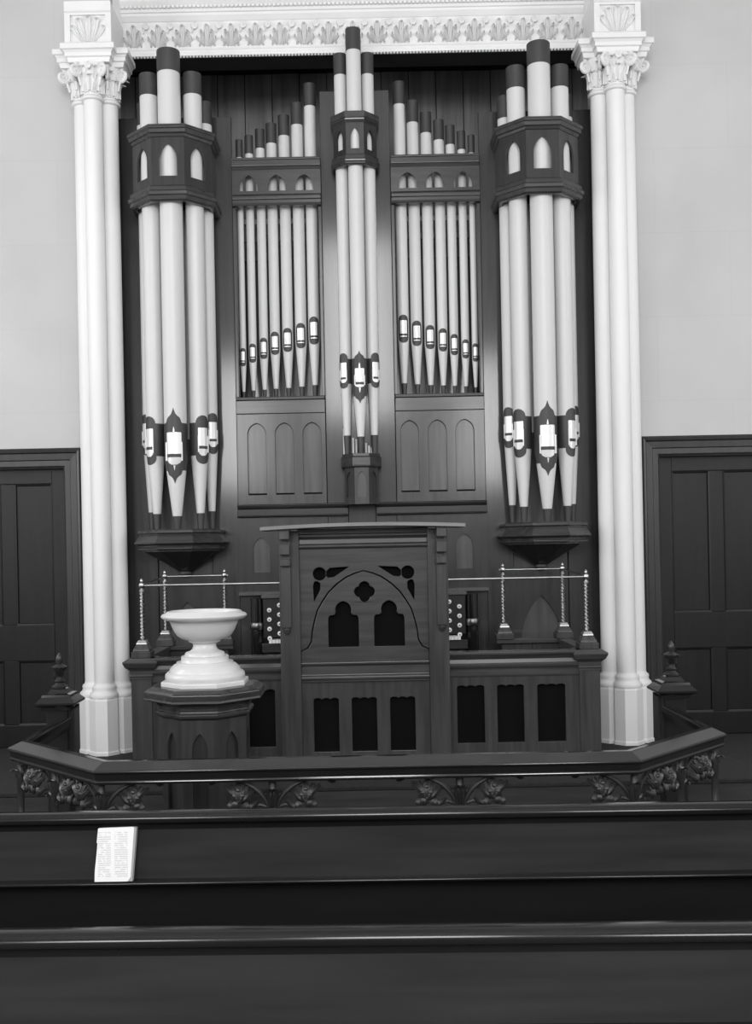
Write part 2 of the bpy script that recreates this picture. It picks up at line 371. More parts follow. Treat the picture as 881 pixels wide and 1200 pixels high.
# ------------------------------------------------------------------ clustered columns
COLX, FRY, SDY, SR = 1.877, 7.36, 7.45, .068
Z_AST, Z_CAP = 4.705, 4.925
def column(sgn, label):
    cx = sgn*COLX
    t = thing('clustered_column', (cx, SDY, 0), label, 'column')
    shafts = [(cx-.094, SDY), (cx+.094, SDY), (cx, FRY)]
    zb = .49
    # polygonal pedestal block
    def ped(a, x, y): return [(x+a/math.cos(PI/8)*math.cos(PI/8+k*PI/4), y+a/math.cos(PI/8)*math.sin(PI/8+k*PI/4)) for k in range(8)]
    for (x, y) in shafts:
        mb = MB(); a = .104
        mb.lathe([(a*1.12, 0), (a*1.12, .02), (a*1.06, .03), (a*1.06, zb-.1), (a*.99, zb-.085)], x, y, 8, PI/8)
        mb.build('pedestal', 'white', t)
        mb = MB().lathe([(.104, zb-.085), (.107, zb-.07), (.103, zb-.055), (.09, zb-.045), (.084, zb-.03), (.088, zb-.015), (.083, zb-.002), (.072, zb+.006), (SR, zb+.02)], x, y, 32)
        mb.build('base_moulding', 'white', t, smooth=True)
    for (x, y) in shafts:
        MB().lathe([(SR, zb), (SR*.985, 2.6), (SR*.96, Z_AST)], x, y, 40).build('shaft', 'white', t, smooth=True)
    MB().box(cx-.10, cx+.10, SDY, WALL_Y+.01, 0, Z_CAP).build('pier', 'white', t)
    for (x, y) in shafts:
        r = SR*.96
        cp = MB().lathe([(r, Z_AST-.03), (r+.014, Z_AST-.022), (r+.018, Z_AST-.01), (r+.012, Z_AST), (r, Z_AST+.008), (r+.004, Z_AST+.08), (r+.02, Z_AST+.15), (r+.045, Z_AST+.2), (r+.05, Z_CAP)], x, y, 32).build('capital', 'plaster', t, smooth=True)
        front = (y == FRY)
        angs = [-90, -45, 0, -135, 180] if front else ([-90, -130, 180, -50] if x < cx else [-90, -50, 0, -130])
        for a in angs:
            q = math.radians(a); rr = r+.002
            link('acanthus_leaf', LEAF_A, cp, (x+rr*math.cos(q), y+rr*math.sin(q), Z_AST+.03), (0, 0, q+PI/2))
        for a in [v+22 for v in angs]:
            q = math.radians(a); rr = r
            link('upper_leaf', LEAF_B, cp, (x+rr*math.cos(q), y+rr*math.sin(q), Z_AST+.02), (0, 0, q+PI/2))
        va = [-45, -135] if front else ([-150, -100] if x < cx else [-30, -80])
        for a in va:
            q = math.radians(a); rr = r+.07
            link('volute', VOLUTE, cp, (x+rr*math.cos(q), y+rr*math.sin(q), Z_CAP-.052), (0, 0, q+PI/2))
        if front: link('rosette', VOLUTE, cp, (x, y-r-.05, Z_CAP-.03), (0, 0, PI/2), (.5, .5, .5))
    # stepped abacus following the cluster: front part breaks forward
    prof = [(-.10, Z_CAP), (.0, Z_CAP), (.008, Z_CAP+.03), (.02, Z_CAP+.036), (.02, Z_CAP+.06), (.032, Z_CAP+.075), (.045, Z_CAP+.08), (.045, Z_CAP+.115), (.035, Z_CAP+.125), (-.10, Z_CAP+.125)]
    hw, fw = .245, .165
    path = [(cx-hw, WALL_Y), (cx-hw, SDY-.12), (cx-fw, SDY-.12), (cx-fw, FRY-.115), (cx+fw, FRY-.115), (cx+fw, SDY-.12), (cx+hw, SDY-.12), (cx+hw, WALL_Y)]
    prof = [(o-.02, z) for (o, z) in prof]
    ab_ = MB().sweep(path, prof, PLAN)
    ab_.box(cx-hw+.05, cx+hw-.05, SDY-.08, WALL_Y, Z_CAP+.01, Z_CAP+.12); ab_.box(cx-fw+.05, cx+fw-.05, FRY-.07, SDY, Z_CAP+.01, Z_CAP+.12)
    ab_.build('abacus', 'white', t)
    # impost block with palmette above
    zb0 = Z_CAP+.125
    bx_ = MB().box(cx-.165, cx+.165, FRY-.09, WALL_Y+.12, zb0, zb0+.30).build('impost_block', 'white', t, bevel=.004)
    MB().sweep([(cx-.165, FRY-.088), (cx+.165, FRY-.088)], [(0, zb0+.22), (.018, zb0+.235), (.022, zb0+.30), (0, zb0+.30)], PLAN).build('block_cornice', 'white', bx_)
    fr = MB().plate(rect(cx-.165, cx+.165, zb0, zb0+.22), [rect(cx-.125, cx+.125, zb0+.015, zb0+.205)], FRY-.105, FRY-.088).build('block_frame', 'white', bx_)
    for k, (dx, an, sc) in enumerate([(0, 0, 1.15), (-.045, .28, 1.1), (.045, -.28, 1.1), (-.08, .62, .85), (.08, -.62, .85)]):
        link('palmette_leaf', LEAF_F, bx_, (cx+dx*.5, FRY-.092, zb0+.02), (0, -an, 0), (sc, .8, sc))
column(-1, 'white clustered column with leafy capital, behind the marble font')
column(1, 'white clustered column with leafy capital, on the side away from the marble font')

# ------------------------------------------------------------------ entablature over the organ
BY = 7.64
ent = thing('trim_1', (0, BY, 5.128), 'white moulded beam with a carved leaf frieze above the organ', None, None, 'structure')
MB().box(-OPX-.02, OPX+.02, BY, BY+.02, 5.128, OPZ+.02).build('beam', 'white', ent)
MB().box(-OPX-.02, OPX+.02, BY+.02, WALL_Y+.32, 5.128, OPZ+.02).build('beam_soffit', 'dark_matt', ent)  # plain dark tone directly behind the thin white beam face
ex = 1.72
MB().sweep([(-ex, BY), (ex, BY)], [(0, 5.123), (.028, 5.123), (.03, 5.143), (.022, 5.148), (.022, 5.168), (.010, 5.178), (.006, 5.193), (0, 5.193)], PLAN).build('lower_fillet', 'white', ent)
MB().sweep([(-ex, BY), (ex, BY)], [(0, 5.388), (.008, 5.393), (.03, 5.423), (.034, 5.438), (.044, 5.443), (.044, 5.463), (.06, 5.478), (.085, 5.508), (.09, 5.538), (.09, 5.628), (0, 5.628)], PLAN).build('upper_cornice', 'white', ent)
nb = 140; bd = MB()
for i in range(nb):
    x = -ex+.02+(2*ex-.04)*i/(nb-1); bd.lathe([(.001, -.008), (.008, -.004), (.008, .004), (.001, .008)], x, BY-.015, 6, 0)
    for q in range(len(bd.v)-24, len(bd.v)): bd.v[q] = (bd.v[q][0], bd.v[q][1], bd.v[q][2]+5.120)
tag(bd.build('bead_row', 'plaster', ent, smooth=True), None, kind='stuff')
nb = 110; bd = MB()
for i in range(nb):
    x = -ex+.02+(2*ex-.04)*i/(nb-1); bd.box(x-.009, x+.009, BY-.066, BY-.04, 5.464, 5.480)
tag(bd.build('dentil_row', 'plaster', ent), None, kind='stuff')
nu_ = 19
for i in range(nu_):
    x = -ex+.09+(2*ex-.18)*i/(nu_-1)
    for (dx, an, sc) in ((0, 0, .98), (-.06, .16, .72), (.06, -.16, .72), (-.05, .75, .5), (.05, -.75, .5), (-.14, -.25, .6), (.14, .25, .6)):
        link('frieze_leaf', LEAF_F, ent, (x+dx*.4, BY-.004, 5.203), (0, -an, 0), (sc*.9, 1.1, sc))
    if i < nu_-1: link('frieze_bud', VOLUTE, ent, (x+(2*ex-.18)/(nu_-1)/2, BY-.014, 5.352), (0, 0, PI/2), (.55, .5, .5))

# ------------------------------------------------------------------ the pipe organ
YC = 7.66
org = thing('pipe_organ', (0, YC, 0), 'tall pipe organ with cream pipes, dark stencilled bands and dark wooden case', 'pipe organ')
def bx(name, x0, x1, y0, y1, z0, z1, mt, parent=None, bev=.004):
    return MB().box(min(x0, x1), max(x0, x1), y0, y1, z0, z1).build(name, mt, parent if parent is not None else org, bevel=bev)

def shell(radf, rows, a0, off, thick, n=10, zj=None):
    """curved sheet lying on a round pipe; rows = [(z, half width in metres)], radf(z) = pipe radius"""
    if zj is not None:
        for i in range(len(rows)-1):
            (za, wa), (zb_, wb) = rows[i], rows[i+1]
            if za+1e-4 < zj < zb_-1e-4:
                rows = rows[:i+1]+[(zj, wa+(wb-wa)*(zj-za)/(zb_-za))]+rows[i+1:]; break
    mb = MB(); L = len(rows)
    for o_ in (off+thick, off):
        vs = []
        for (z, hw) in rows:
            r = radf(z); am = min(hw/r, PI*.98)
            for i in range(n+1):
                a = a0-PI/2+am*(-1+2*i/n); vs.append(((r+o_)*math.cos(a), (r+o_)*math.sin(a), z))
        fs = [(j*(n+1)+i, j*(n+1)+i+1, (j+1)*(n+1)+i+1, (j+1)*(n+1)+i) for j in range(L-1) for i in range(n)]
        if o_ == off: fs = [tuple(reversed(f)) for f in fs]
        mb.add(vs, fs)
    N = L*(n+1)
    edge = list(range(n+1))+[j*(n+1)+n for j in range(1, L)]+[(L-1)*(n+1)+i for i in range(n-1, -1, -1)]+[j*(n+1) for j in range(L-2, 0, -1)]
    mb.f += [(edge[(k+1) % len(edge)], edge[k], edge[k]+N, edge[(k+1) % len(edge)]+N) for k in range(len(edge))]
    return mb

def ogee_rows(z0, z1, zs0, zs1, hw):
    """shield outline: ogee point z0 (bottom) .. straight zs0..zs1 .. ogee point z1"""
    cv = [(0, .0), (.18, .10), (.36, .22), (.5, .42), (.62, .68), (.78, .80), (.9, .86), (1, 1)]
    rows = [(z0+(zs0-z0)*t, max(.0015, hw*w_)) for (t, w_) in cv]
    rows += [(zs1+(z1-zs1)*(1-t), max(.0015, hw*w_)) for (t, w_) in reversed(cv)]
    return rows
def round_rows(z0, z1, hw, n=7):
    r = min(hw, (z1-z0)/2); rows = []
    for i in range(n+1):
        a = PI/2*i/n; rows.append((z0+r-r*math.cos(a), max(.0015, hw*math.sin(a))))
    for i in range(n, -1, -1):
        a = PI/2*i/n; rows.append((z1-r+r*math.cos(a), max(.0015, hw*math.sin(a))))
    return rows

def organ_pipe(x, y, r, zfoot, ztip, zm, zband, ztop, style, ang, d, taper=.30):
    """d: mouth measures: shield z0,z1 / band zs0,zs1 / lip top, slot top, slot bottom, lower lip bottom, lip half width"""
    zj = d['slot0']
    def radf(z): return r if z >= zj else r*(taper+(1-taper)*max(0, (z-zfoot)/(zj-zfoot)))
    seg = 32
    body = MB().lathe([(radf(zfoot), zfoot), (r, zj), (r, ztop-.004)], 0, 0, seg)
    p = bpy.data.objects.new('organ_pipe', body.mesh('organ_pipe', M['cream'], True)); C.objects.link(p); p.parent = org
    p.location = (x, y-YC, 0)
    def sub(name, mb, mt, smooth=True): return mb.build(name, mt, p, smooth, local=True)
    sub('top_band', MB().lathe([(r+.002, zband), (r+.002, ztop), (r-.006, ztop), (r-.006, ztop-.03), (.002, ztop-.03)], 0, 0, seg), 'band')
    sub('foot_tip', MB().lathe([(radf(zfoot)+.001, zfoot), (radf(ztip)+.001, ztip)], 0, 0, 20), 'band')
    hw = d['hw']
    if style == 'ogee':
        sub('painted_band', shell(radf, [(d['b0'], PI*r), (zj, PI*r), (d['b1'], PI*r)], ang, .0004, .0014, 28), 'band')
        sub('mouth_shield', shell(radf, ogee_rows(d['s0'], d['s1'], d['b0']+.004, d['b1']-.004, r*.80), ang, .0012, .0016, 16, zj), 'band')
    elif style == 'lobed':
        sub('painted_band', shell(radf, [(d['b0'], PI*r), (zj, PI*r), (d['b1'], PI*r)], ang, .0004, .0014, 28), 'band')
        sub('mouth_shield', shell(radf, round_rows(d['s0'], d['s1'], hw*1.45), ang, .0012, .0016, 10, zj), 'band')
    else:
        sub('mouth_shield', shell(radf, round_rows(d['s0'], d['s1'], hw*1.6), ang, .0004, .0016, 10, zj), 'band')
    T = .0022
    lip = [(d['slot1'], hw), (d['lip1']-.004, hw), (d['lip1'], hw*.92)]
    sub('upper_lip', shell(radf, lip, ang, .002, T), 'tin')
    sub('mouth_slot', shell(radf, [(d['slot0'], hw), (d['slot1'], hw)], ang, .0012, .0012), 'ebony')
    ll = d['ll0']; zs = d['slot0']
    if style == 'flat': rows = [(ll, hw*.95), (zs, hw)]
    else: rows = [(ll, hw*.35), (ll+(zs-ll)*.25, hw*.75), (ll+(zs-ll)*.6, hw*.97), (zs, hw)]
    sub('lower_lip', shell(radf, rows, ang, .002, T), 'tin')
    if style == 'flat': return p
    if style == 'ogee':
        for (zz, sg) in ((d['lip1']+.004, 1), (d['ll0']-.004, -1)):
            sub('painted_spot', shell(radf, [(zz, .006), (zz+sg*.012, .005), (zz+sg*.035, .001)], ang, .002, .001, 4), 'tin')
    for s in (-1, 1):
        a = ang-PI/2+s*(hw/r+.02); h = (d['lip1']-d['ll0'])
        e = MB().box(-.004, .014*r/.066, -.0035, .0035, d['ll0']+h*.12, d['slot1']+h*.36)
        e.xform(Matrix.Translation(((r-.002)*math.cos(a), (r-.002)*math.sin(a), 0)) @ Matrix.Rotation(a-s*.25, 4, 'Z'))
        sub('ear', e, 'tin', False)
    return p

# --- half-octagon tower work
def hoct(a, cx, cy, yb):
    s = a*.4142
    return [(cx-a, yb), (cx-a, cy-s), (cx-s, cy-a), (cx+s, cy-a), (cx+a, cy-s), (cx+a, yb)]
def tower(cx, cy, a, zc, zlan, lw, yb):
    """zc = (cornice top, cornice bottom, lower ring top, lower ring bottom); pierced drum between"""
    a2 = a*.9
    path = hoct(a2, cx, cy, yb)
    k = a/.315
    t0, t1, b1, b0 = zc
    dt = MB().sweep(path, [(-.02, t1-.01), (.006*k, t1), (.014*k, t1+.02*k), (.024*k, t1+.024*k), (.027*k, t1+.05*k), (.036*k, t1+.056*k), (.036*k, t0-.008), (.026*k, t0), (-.02, t0)], PLAN).build('tower_cornice', 'wood_h', org, bevel=.0025)
    MB().sweep(path, [(-.02, b0), (.010*k, b0), (.026*k, b0+.012*k), (.026*k, b0+.036*k), (.036*k, b0+.042*k), (.038*k, b0+.066*k), (.026*k, b0+.076*k), (.022*k, b1-.012*k), (.006*k, b1), (-.02, b1)], PLAN).build('tower_cornice', 'wood_h', org, bevel=.0025)
    for i in range(5):
        p0, p1 = Vector(path[i]), Vector(path[i+1]); d_ = (p1-p0); L = d_.length; d_.normalize()
        nrm = Vector((-d_.y, d_.x))      # inward
        f = lambda u, z, h, p0=p0, d_=d_, nrm=nrm: (p0.x+d_.x*u+nrm.x*h, p0.y+d_.y*u+nrm.y*h, z)
        e = .0
        if 0 < i < 4: holes = [lancet(L/2, lw if i == 2 else lw*.98, zlan[0], zlan[1], zlan[0]+(zlan[1]-zlan[0])*.52)]
        else: holes = []
        MB().plate(rect(e, L-e, b1-.005, t1+.005), holes, 0, .016, f).build('lancet_panel', 'case_v', org)
TX, TCY = 1.325, 7.52
zc_t = (4.455, 4.372, 4.03, 3.914)
for s in (-1, 1):
    tower(s*TX, TCY, .315, zc_t, (4.097, 4.325), .130, YC+.02)
    # pipes of the tower
    cyp = 7.336
    def Zl(y, Y, x=207): return ZP(x, y, Y)
    dC = dict(s0=Zl(566.7, cyp), s1=Zl(480, cyp), b0=Zl(552, cyp), b1=Zl(497, cyp), lip1=Zl(508, cyp), slot1=Zl(533, cyp), slot0=Zl(537, cyp), ll0=Zl(545.5, cyp), hw=.053)
    organ_pipe(s*TX, cyp, .081, 1.60, Zl(605, cyp), 0, 4.859, 5.018, 'ogee', 0, dC, .28)
    for q in (-1, 1):
        Y = 7.40
        d1 = dict(s0=Zl(545, Y), s1=Zl(488.5, Y), b0=Zl(535, Y), b1=Zl(497, Y), lip1=Zl(503, Y), slot1=Zl(524, Y), slot0=Zl(527.5, Y), ll0=Zl(535.5, Y), hw=.037)
        organ_pipe(s*TX+q*.157, Y, .066, 1.60, Zl(602, Y), 0, 4.722, 4.88, 'lobed', q*.62, d1, .3)
        Y = 7.53
        d2 = dict(s0=Zl(533.5, Y), s1=Zl(486, Y), b0=Zl(526, Y), b1=Zl(492, Y), lip1=Zl(496.5, Y), slot1=Zl(516, Y), slot0=Zl(519, Y), ll0=Zl(525.5, Y), hw=.031)
        d2['b0'] = d2['slot0']+.03; d2['b1'] = d2['b0']+.002
        organ_pipe(s*TX+q*.221, Y, .054, 1.60, Zl(600, Y), 0, 4.563, 4.726, 'flat' if False else 'lobed', q*.5, d2, .32)
    # octagonal corbel under the pipes
    path = hoct(.29, s*TX, TCY, YC+.02)
    cb = MB().sweep(path, [(-.28, 1.44), (-.012, 1.44), (-.012, 1.448), (.008, 1.452), (.012, 1.466), (-.002, 1.472), (.004, 1.486), (.032, 1.497), (.034, 1.504), (-.002, 1.562), (.0, 1.568), (.012, 1.572), (.012, 1.59), (.004, 1.60), (-.28, 1.60)], PLAN)
    cb.build('corbel_ledge', 'wood_h', org, bevel=.0025)
    pts0 = hoct(.262, s*TX, TCY, YC); pts1 = hoct(.14, s*TX, 7.60, YC); pts2 = hoct(.045, s*TX, 7.635, YC)
    mb = MB(); vs = [(p[0], p[1], 1.445) for p in pts0]+[(p[0], p[1], 1.36) for p in pts1]+[(p[0], p[1], 1.29) for p in pts2]
    mb.add(vs, [(r_*6+i, (r_+1)*6+i, (r_+1)*6+i+1, r_*6+i+1) for r_ in range(2) for i in range(5)]+[(0, 1, 2, 3, 4, 5), (12, 17, 16, 15, 14, 13)])
    mb.build('corbel', 'case_v', org)
    MB().lathe([(.02, 1.25), (.04, 1.262), (.047, 1.275), (.04, 1.288), (.02, 1.295)], s*TX, 7.618, 20).build('pendant', 'panel_v', org, True)
    # backing stiles and board behind the feet
    bx('case_stile', s*1.782, s*1.535, YC, YC+.05, 0, 4.685, 'case_v'); bx('case_stile', s*.925, s*1.125, YC, YC+.05, 0, 4.685, 'case_v')
    bx('tower_back_board', s*1.125, s*1.535, YC+.02, YC+.045, 1.25, 2.28, 'wood_v'); 
    bx('tower_back_rail', s*1.125, s*1.535, YC+.005, YC+.045, 4.0, 4.685, 'case_h')
    # inner pale rank glimpsed between the pipes
    for k in range(4):
        MB().lathe([(.045, 2.28), (.045, 4.6)], s*(1.215+.085*k), YC+.12, 16).build('inner_pipe', 'cream', org, True)
    # lower case beneath the tower: arched panel
    ap = lancet(s*TX, .30, .1, 1.06, .72)
    MB().plate(rect(s*TX-.205, s*TX+.205, 0, 1.25), [ap], YC+.005, YC+.035).build('arched_frame', 'case_v', org)
    MB().plate(rect(s*TX-.2, s*TX+.2, .05, 1.2), [], YC+.03, YC+.042).build('arched_panel', 'panel_v', org)

# --- central tower
CCY = 7.60
tower(0, CCY, .176, (4.613, 4.535, 4.305, 4.225), (4.345, 4.495), .064, YC+.02)
Yp = 7.505; L_ = lambda y, Y, x=420: ZP(x, y, Y)
dC = dict(s0=L_(473.5, Yp), s1=L_(413, Yp), b0=L_(465, Yp), b1=L_(421, Yp), lip1=L_(433, Yp), slot1=L_(449, Yp), slot0=L_(452, Yp), ll0=L_(455, Yp), hw=.034)
organ_pipe(0, Yp, .054, 2.13, L_(512, Yp), 0, 5.074, 5.235, 'ogee', 0, dC, .3)
for q in (-1, 1):
    Y = 7.565
    d1 = dict(s0=L_(456, Y), s1=L_(415, Y), b0=L_(450.5, Y), b1=L_(421.5, Y), lip1=L_(426, Y), slot1=L_(443, Y), slot0=L_(445.5, Y), ll0=L_(449.5, Y), hw=.024)
    organ_pipe(q*.1, Y, .046, 2.13, L_(510.5, Y), 0, 4.924, 5.08, 'lobed', q*.45, d1, .42)
bx('centre_board', -.26, -.105, YC, YC+.04, 0, 4.86, 'case_v'); bx('centre_board', .26, .105, YC, YC+.04, 0, 4.86, 'case_v')
bx('centre_back', -.105, .105, YC+.03, YC+.05, 0, 4.86, 'case_v')
for (x, zt) in ((-.125, .20), (-.058, .13), (-.035, .12), (.038, .09), (.06, .07), (.08, .055)):
    MB().lathe([(.008, 2.13), (.008, 2.13+zt)], x, 7.63, 10).build('small_pipe', 'cream', org, True)
path = hoct(.145, 0, 7.60, YC)
MB().sweep(path, [(-.14, 2.03), (0, 2.03), (.004, 2.04), (.004, 2.10), (-.006, 2.112), (-.006, 2.13), (-.14, 2.13)], PLAN).build('corbel_ledge', 'wood_h', org, bevel=.0025)
bx('name_plate', -.055, .055, 7.445, 7.452, 2.045, 2.10, 'panel_h', bev=.002)
p2 = hoct(.125, 0, 7.60, YC)
for i in range(1, 4):
    p0, p1 = Vector(p2[i]), Vector(p2[i+1]); d_ = p1-p0; L = d_.length; d_.normalize(); nrm = Vector((-d_.y, d_.x))
    f = lambda u, z, h, p0=p0, d_=d_, nrm=nrm: (p0.x+d_.x*u+nrm.x*h, p0.y+d_.y*u+nrm.y*h, z)
    MB().plate(rect(0, L, 1.76, 2.035), [lancet(L/2, L*.62, 1.81, 2.0)], 0, .012, f).build('pedestal_frame', 'wood_v', org)
    MB().plate(rect(.004, L-.004, 1.78, 2.02), [], .012, .018, f).build('pedestal_panel', 'panel_v' if i == 2 else 'wood_v', org)
bx('pedestal_core', -.108, .108, 7.56, YC, 1.76, 2.03, 'case_v')

# --- the two flats of seven pipes
FX = [.337, .437, .537, .633, .719, .803, .877]
FR = [.0442, .0432, .0413, .0387, .034, .0306, .0248]
FY = 7.745
oval_t = [372.5, 380, 385.7, 390, 397, 403.7, 408.7]; oval_b = [405, 409.5, 413.7, 417, 421.7, 426, 430]
tipy = [451.7, 453.5, 455, 456, 457, 458, 459.5]; topw = [123, 145, 158, 167, 173, 179.5, 184]
pxx = [366, 351, 335, 320, 307, 294, 282]
for s in (-1, 1):
    for k in range(7):
        x0 = pxx[k]; zt, zb = ZP(x0, oval_t[k], FY), ZP(x0, oval_b[k], FY); h = zt-zb
        d = dict(s0=zb, s1=zt, b0=0, b1=0, lip1=zt-.2*h, slot1=zb+.32*h, slot0=zb+.245*h, ll0=zb+.21*h, hw=FR[k]*.56)
        zw = ZP(x0, topw[k], FY-FR[k])
        organ_pipe(s*FX[k], FY, FR[k], 2.58, ZP(x0, tipy[k], FY), 0, zw, zw+.17-.006*k, 'flat', 0, d, .33)
    # header box with three pointed openings
    hx0, hx1 = .262, .922
    holes = [lancet(s*c, .135, 4.112, 4.232, 4.14) for c in (.385, .592, .80)]
    MB().plate(rect(min(s*hx0, s*hx1), max(s*hx0, s*hx1), 4.07, 4.285), holes, 7.625, 7.645).build('header_panel', 'wood_h', org)
    pth = [(min(s*hx0, s*hx1), 7.63), (max(s*hx0, s*hx1), 7.63)]
    MB().sweep(pth, [(-.03, 4.268), (.006, 4.268), (.014, 4.29), (.02, 4.295), (.02, 4.335), (.028, 4.34), (.026, 4.354), (-.03, 4.354)], PLAN).build('header_cornice', 'wood_h', org, bevel=.0025)
    MB().sweep(pth, [(-.03, 4.0), (.012, 4.0), (.018, 4.018), (.018, 4.04), (.026, 4.046), (.026, 4.066), (.008, 4.088), (-.03, 4.088)], PLAN).build('header_rail', 'wood_h', org, bevel=.0025)
    # thin posts edging the flat
    bx('flat_post', s*.926, s*.900, YC-.012, YC+.05, 2.58, 4.0, 'wood_v'); bx('flat_post', s*.285, s*.259, YC-.012, YC+.05, 2.58, 4.0, 'wood_v')
    bx('rack_rail', s*.9, s*.285, YC+.20, YC+.22, 3.94, 3.98, 'cream'); bx('rack_rail', s*.9, s*.285, YC+.20, YC+.22, 3.8, 3.86, 'panel_h')
    bx('swell_front', s*.9, s*.285, YC+.34, YC+.36, 1.8, 3.7, 'case_v', bev=0)
    # sill and panelling below
    bx('pipe_sill', s*.926, s*.262, YC-.03, YC+.14, 2.555, 2.58, 'case_h'); bx('panel_top_rail', s*.926, s*.262, YC-.02, YC+.02, 2.455, 2.555, 'panel_h')
    holes = [lancet(s*c, .137, 1.85, 2.385, 2.30) for c in (.365, .572, .777)]
    MB().plate(rect(min(s*.262, s*.926), max(s*.262, s*.926), 1.775, 2.455), holes, YC-.012, YC+.012).build('panel_frame', 'wood_v', org, bevel=.003)
    for c in (.365, .572, .777):
        MB().plate(rect(s*c-.08, s*c+.08, 1.862, 2.41), [], YC+.008, YC+.016).build('lancet_panel', 'panel_v', org)
        bx('slot_shade', s*c-.08, s*c+.08, YC+.009, YC+.017, 1.83, 1.862, 'black', bev=0)  # black strip stands for the shadow at each panel's foot
    # long ledge and lower case
    pth = [(min(s*.105, s*.93), YC-.01), (max(s*.105, s*.93), YC-.01)]
    MB().sweep(pth, [(-.02, 1.682), (.03, 1.682), (.034, 1.690), (.010, 1.694), (.010, 1.74), (.022, 1.755), (.026, 1.772), (.01, 1.778), (-.02, 1.778)], PLAN).build('case_ledge', 'case_h', org, bevel=.0025)
    MB().plate(rect(min(s*.26, s*.93), max(s*.26, s*.93), 1.12, 1.69), [lancet(s*.76, .125, 1.27, 1.53, 1.44)], YC-.008, YC+.012).build('lower_frame', 'case_v', org)
    bx('lower_panel', s*.68, s*.84, YC+.008, YC+.016, 1.25, 1.55, 'panel_v', bev=0)
    bx('case_rail', s*.52, s*.93, YC-.05, YC+.02, 1.10, 1.125, 'panel_h')
    bx('key_back', s*.26, s*.93, YC+.005, YC+.03, 0, 1.12, 'case_v', bev=0)
    # stop jamb, key cheek
    jb = bx('stop_jamb', s*.575, s*.735, 7.44, YC, .80, 1.085, 'ebony')
    bx('jamb_cap', s*.565, s*.745, 7.42, YC, 1.085, 1.108, 'panel_h')
    for c_, (kx, dz) in enumerate(((.615, .035), (.688, 0))):
        for r_ in range(4):
            z = .995-.068*r_+dz+.006
            kn = MB().lathe([(.006, 0), (.006, .018), (.015, .02), (.017, .026), (.014, .032), (.006, .034)], 0, 0, 16)
            kn.xform(Matrix.Translation((s*kx, 7.442, z)) @ Matrix.Rotation(PI/2, 4, 'X'))
            kn.build('stop_knob', 'ivory', jb, True)
            kd = MB().lathe([(.001, 0), (.0055, 0), (.0055, .0015), (.001, .0015)], 0, 0, 10); kd.xform(Matrix.Translation((s*kx, 7.409, z)) @ Matrix.Rotation(PI/2, 4, 'X')); kd.build('knob_inlay', 'panel_v', jb)
    bx('key_slip', s*.56, s*.74, 7.36, 7.45, .70, .765, 'wood_h')
    for k in range(5): bx('piano_key', s*(.57+.024*k), s*(.592+.024*k), 7.345, 7.46, .766, .79, 'ivory', bev=.002)
    MB().lathe([(.045, .62), (.045, 1.09)], s*.785, 7.47, 24).build('key_cheek', 'rail_h', org, True)
    MB().lathe([(.047, .86), (.052, .87), (.052, .90), (.047, .91)], s*.785, 7.47, 24).build('cheek_collar', 'bronze', org, True)

# ------------------------------------------------------------------ the screen in front of the organ, with brass rails
SY, SYC = 6.55, 6.45
scr = thing('organ_screen', (0, SY, 0), 'dark carved wooden screen with pointed-arch tracery and twisted brass rail posts, before the organ', 'screen')
def sb(name, x0, x1, y0, y1, z0, z1, mt='oak_h', bev=.004, par=None): return MB().box(min(x0, x1), max(x0, x1), y0, y1, z0, z1).build(name, mt, par or scr, bevel=bev)
def scallop(x0, x1, z0, z1, n=3):
    pts = [(x0, z0), (x1, z0), (x1, z1-.014)]; w_ = (x1-x0)/n
    for k in range(n-1, -1, -1):
        c = x0+w_*(k+.5)
        for i in range(5): a = PI*(.12+.76*i/4); pts.append((c+w_*.5*math.cos(a), z1-.014+.014*math.sin(a)))
    pts.append((x0, z1-.014)); return pts
def brass_post(x, y, z0, zr):
    g = sb('post_block', x-.062, x+.062, y-.062, y+.062, z0, z0+.04, 'oak_v')
    vs = []; 
    mb = MB(); lv = [(.054, z0+.04), (.05, z0+.055), (.034, z0+.085), (.03, z0+.10), (.022, z0+.108)]
    mb.lathe([(a*1.414, z) for (a, z) in lv], x, y, 4, PI/4); mb.build('post_shoe', 'oak_v', scr, bevel=.003)
    MB().lathe([(.036*1.414, z0+.083), (.034*1.414, z0+.092), (.024*1.414, z0+.112)], x, y, 4, PI/4).build('shoe_cap', 'brass', scr, bevel=.004)
    zt0, zt1 = z0+.105, zr-.03
    n = 190; seg = 12; vs = []; fs = []
    for j in range(n+1):
        z = zt0+(zt1-zt0)*j/n
        for k in range(seg):
            a = 2*PI*k/seg; r = .0098+.0050*math.cos(2*a+z*2*PI/.0235); vs.append((x+r*math.cos(a), y+r*math.sin(a), z))
    for j in range(n):
        for k in range(seg): k2 = (k+1) % seg; fs.append((j*seg+k, j*seg+k2, (j+1)*seg+k2, (j+1)*seg+k))
    MB().add(vs, fs).build('twisted_post', 'brass', scr, True)
    MB().lathe([(.012, zt1-.012), (.017, zt1-.008), (.017, zt1), (.010, zt1+.006), (.010, zr-.02), (.018, zr-.012), (.021, zr), (.018, zr+.012), (.009, zr+.018), (.012, zr+.026), (.011, zr+.034), (.003, zr+.046)], x, y, 16).build('knob', 'brass', scr, True)
ZT = .765
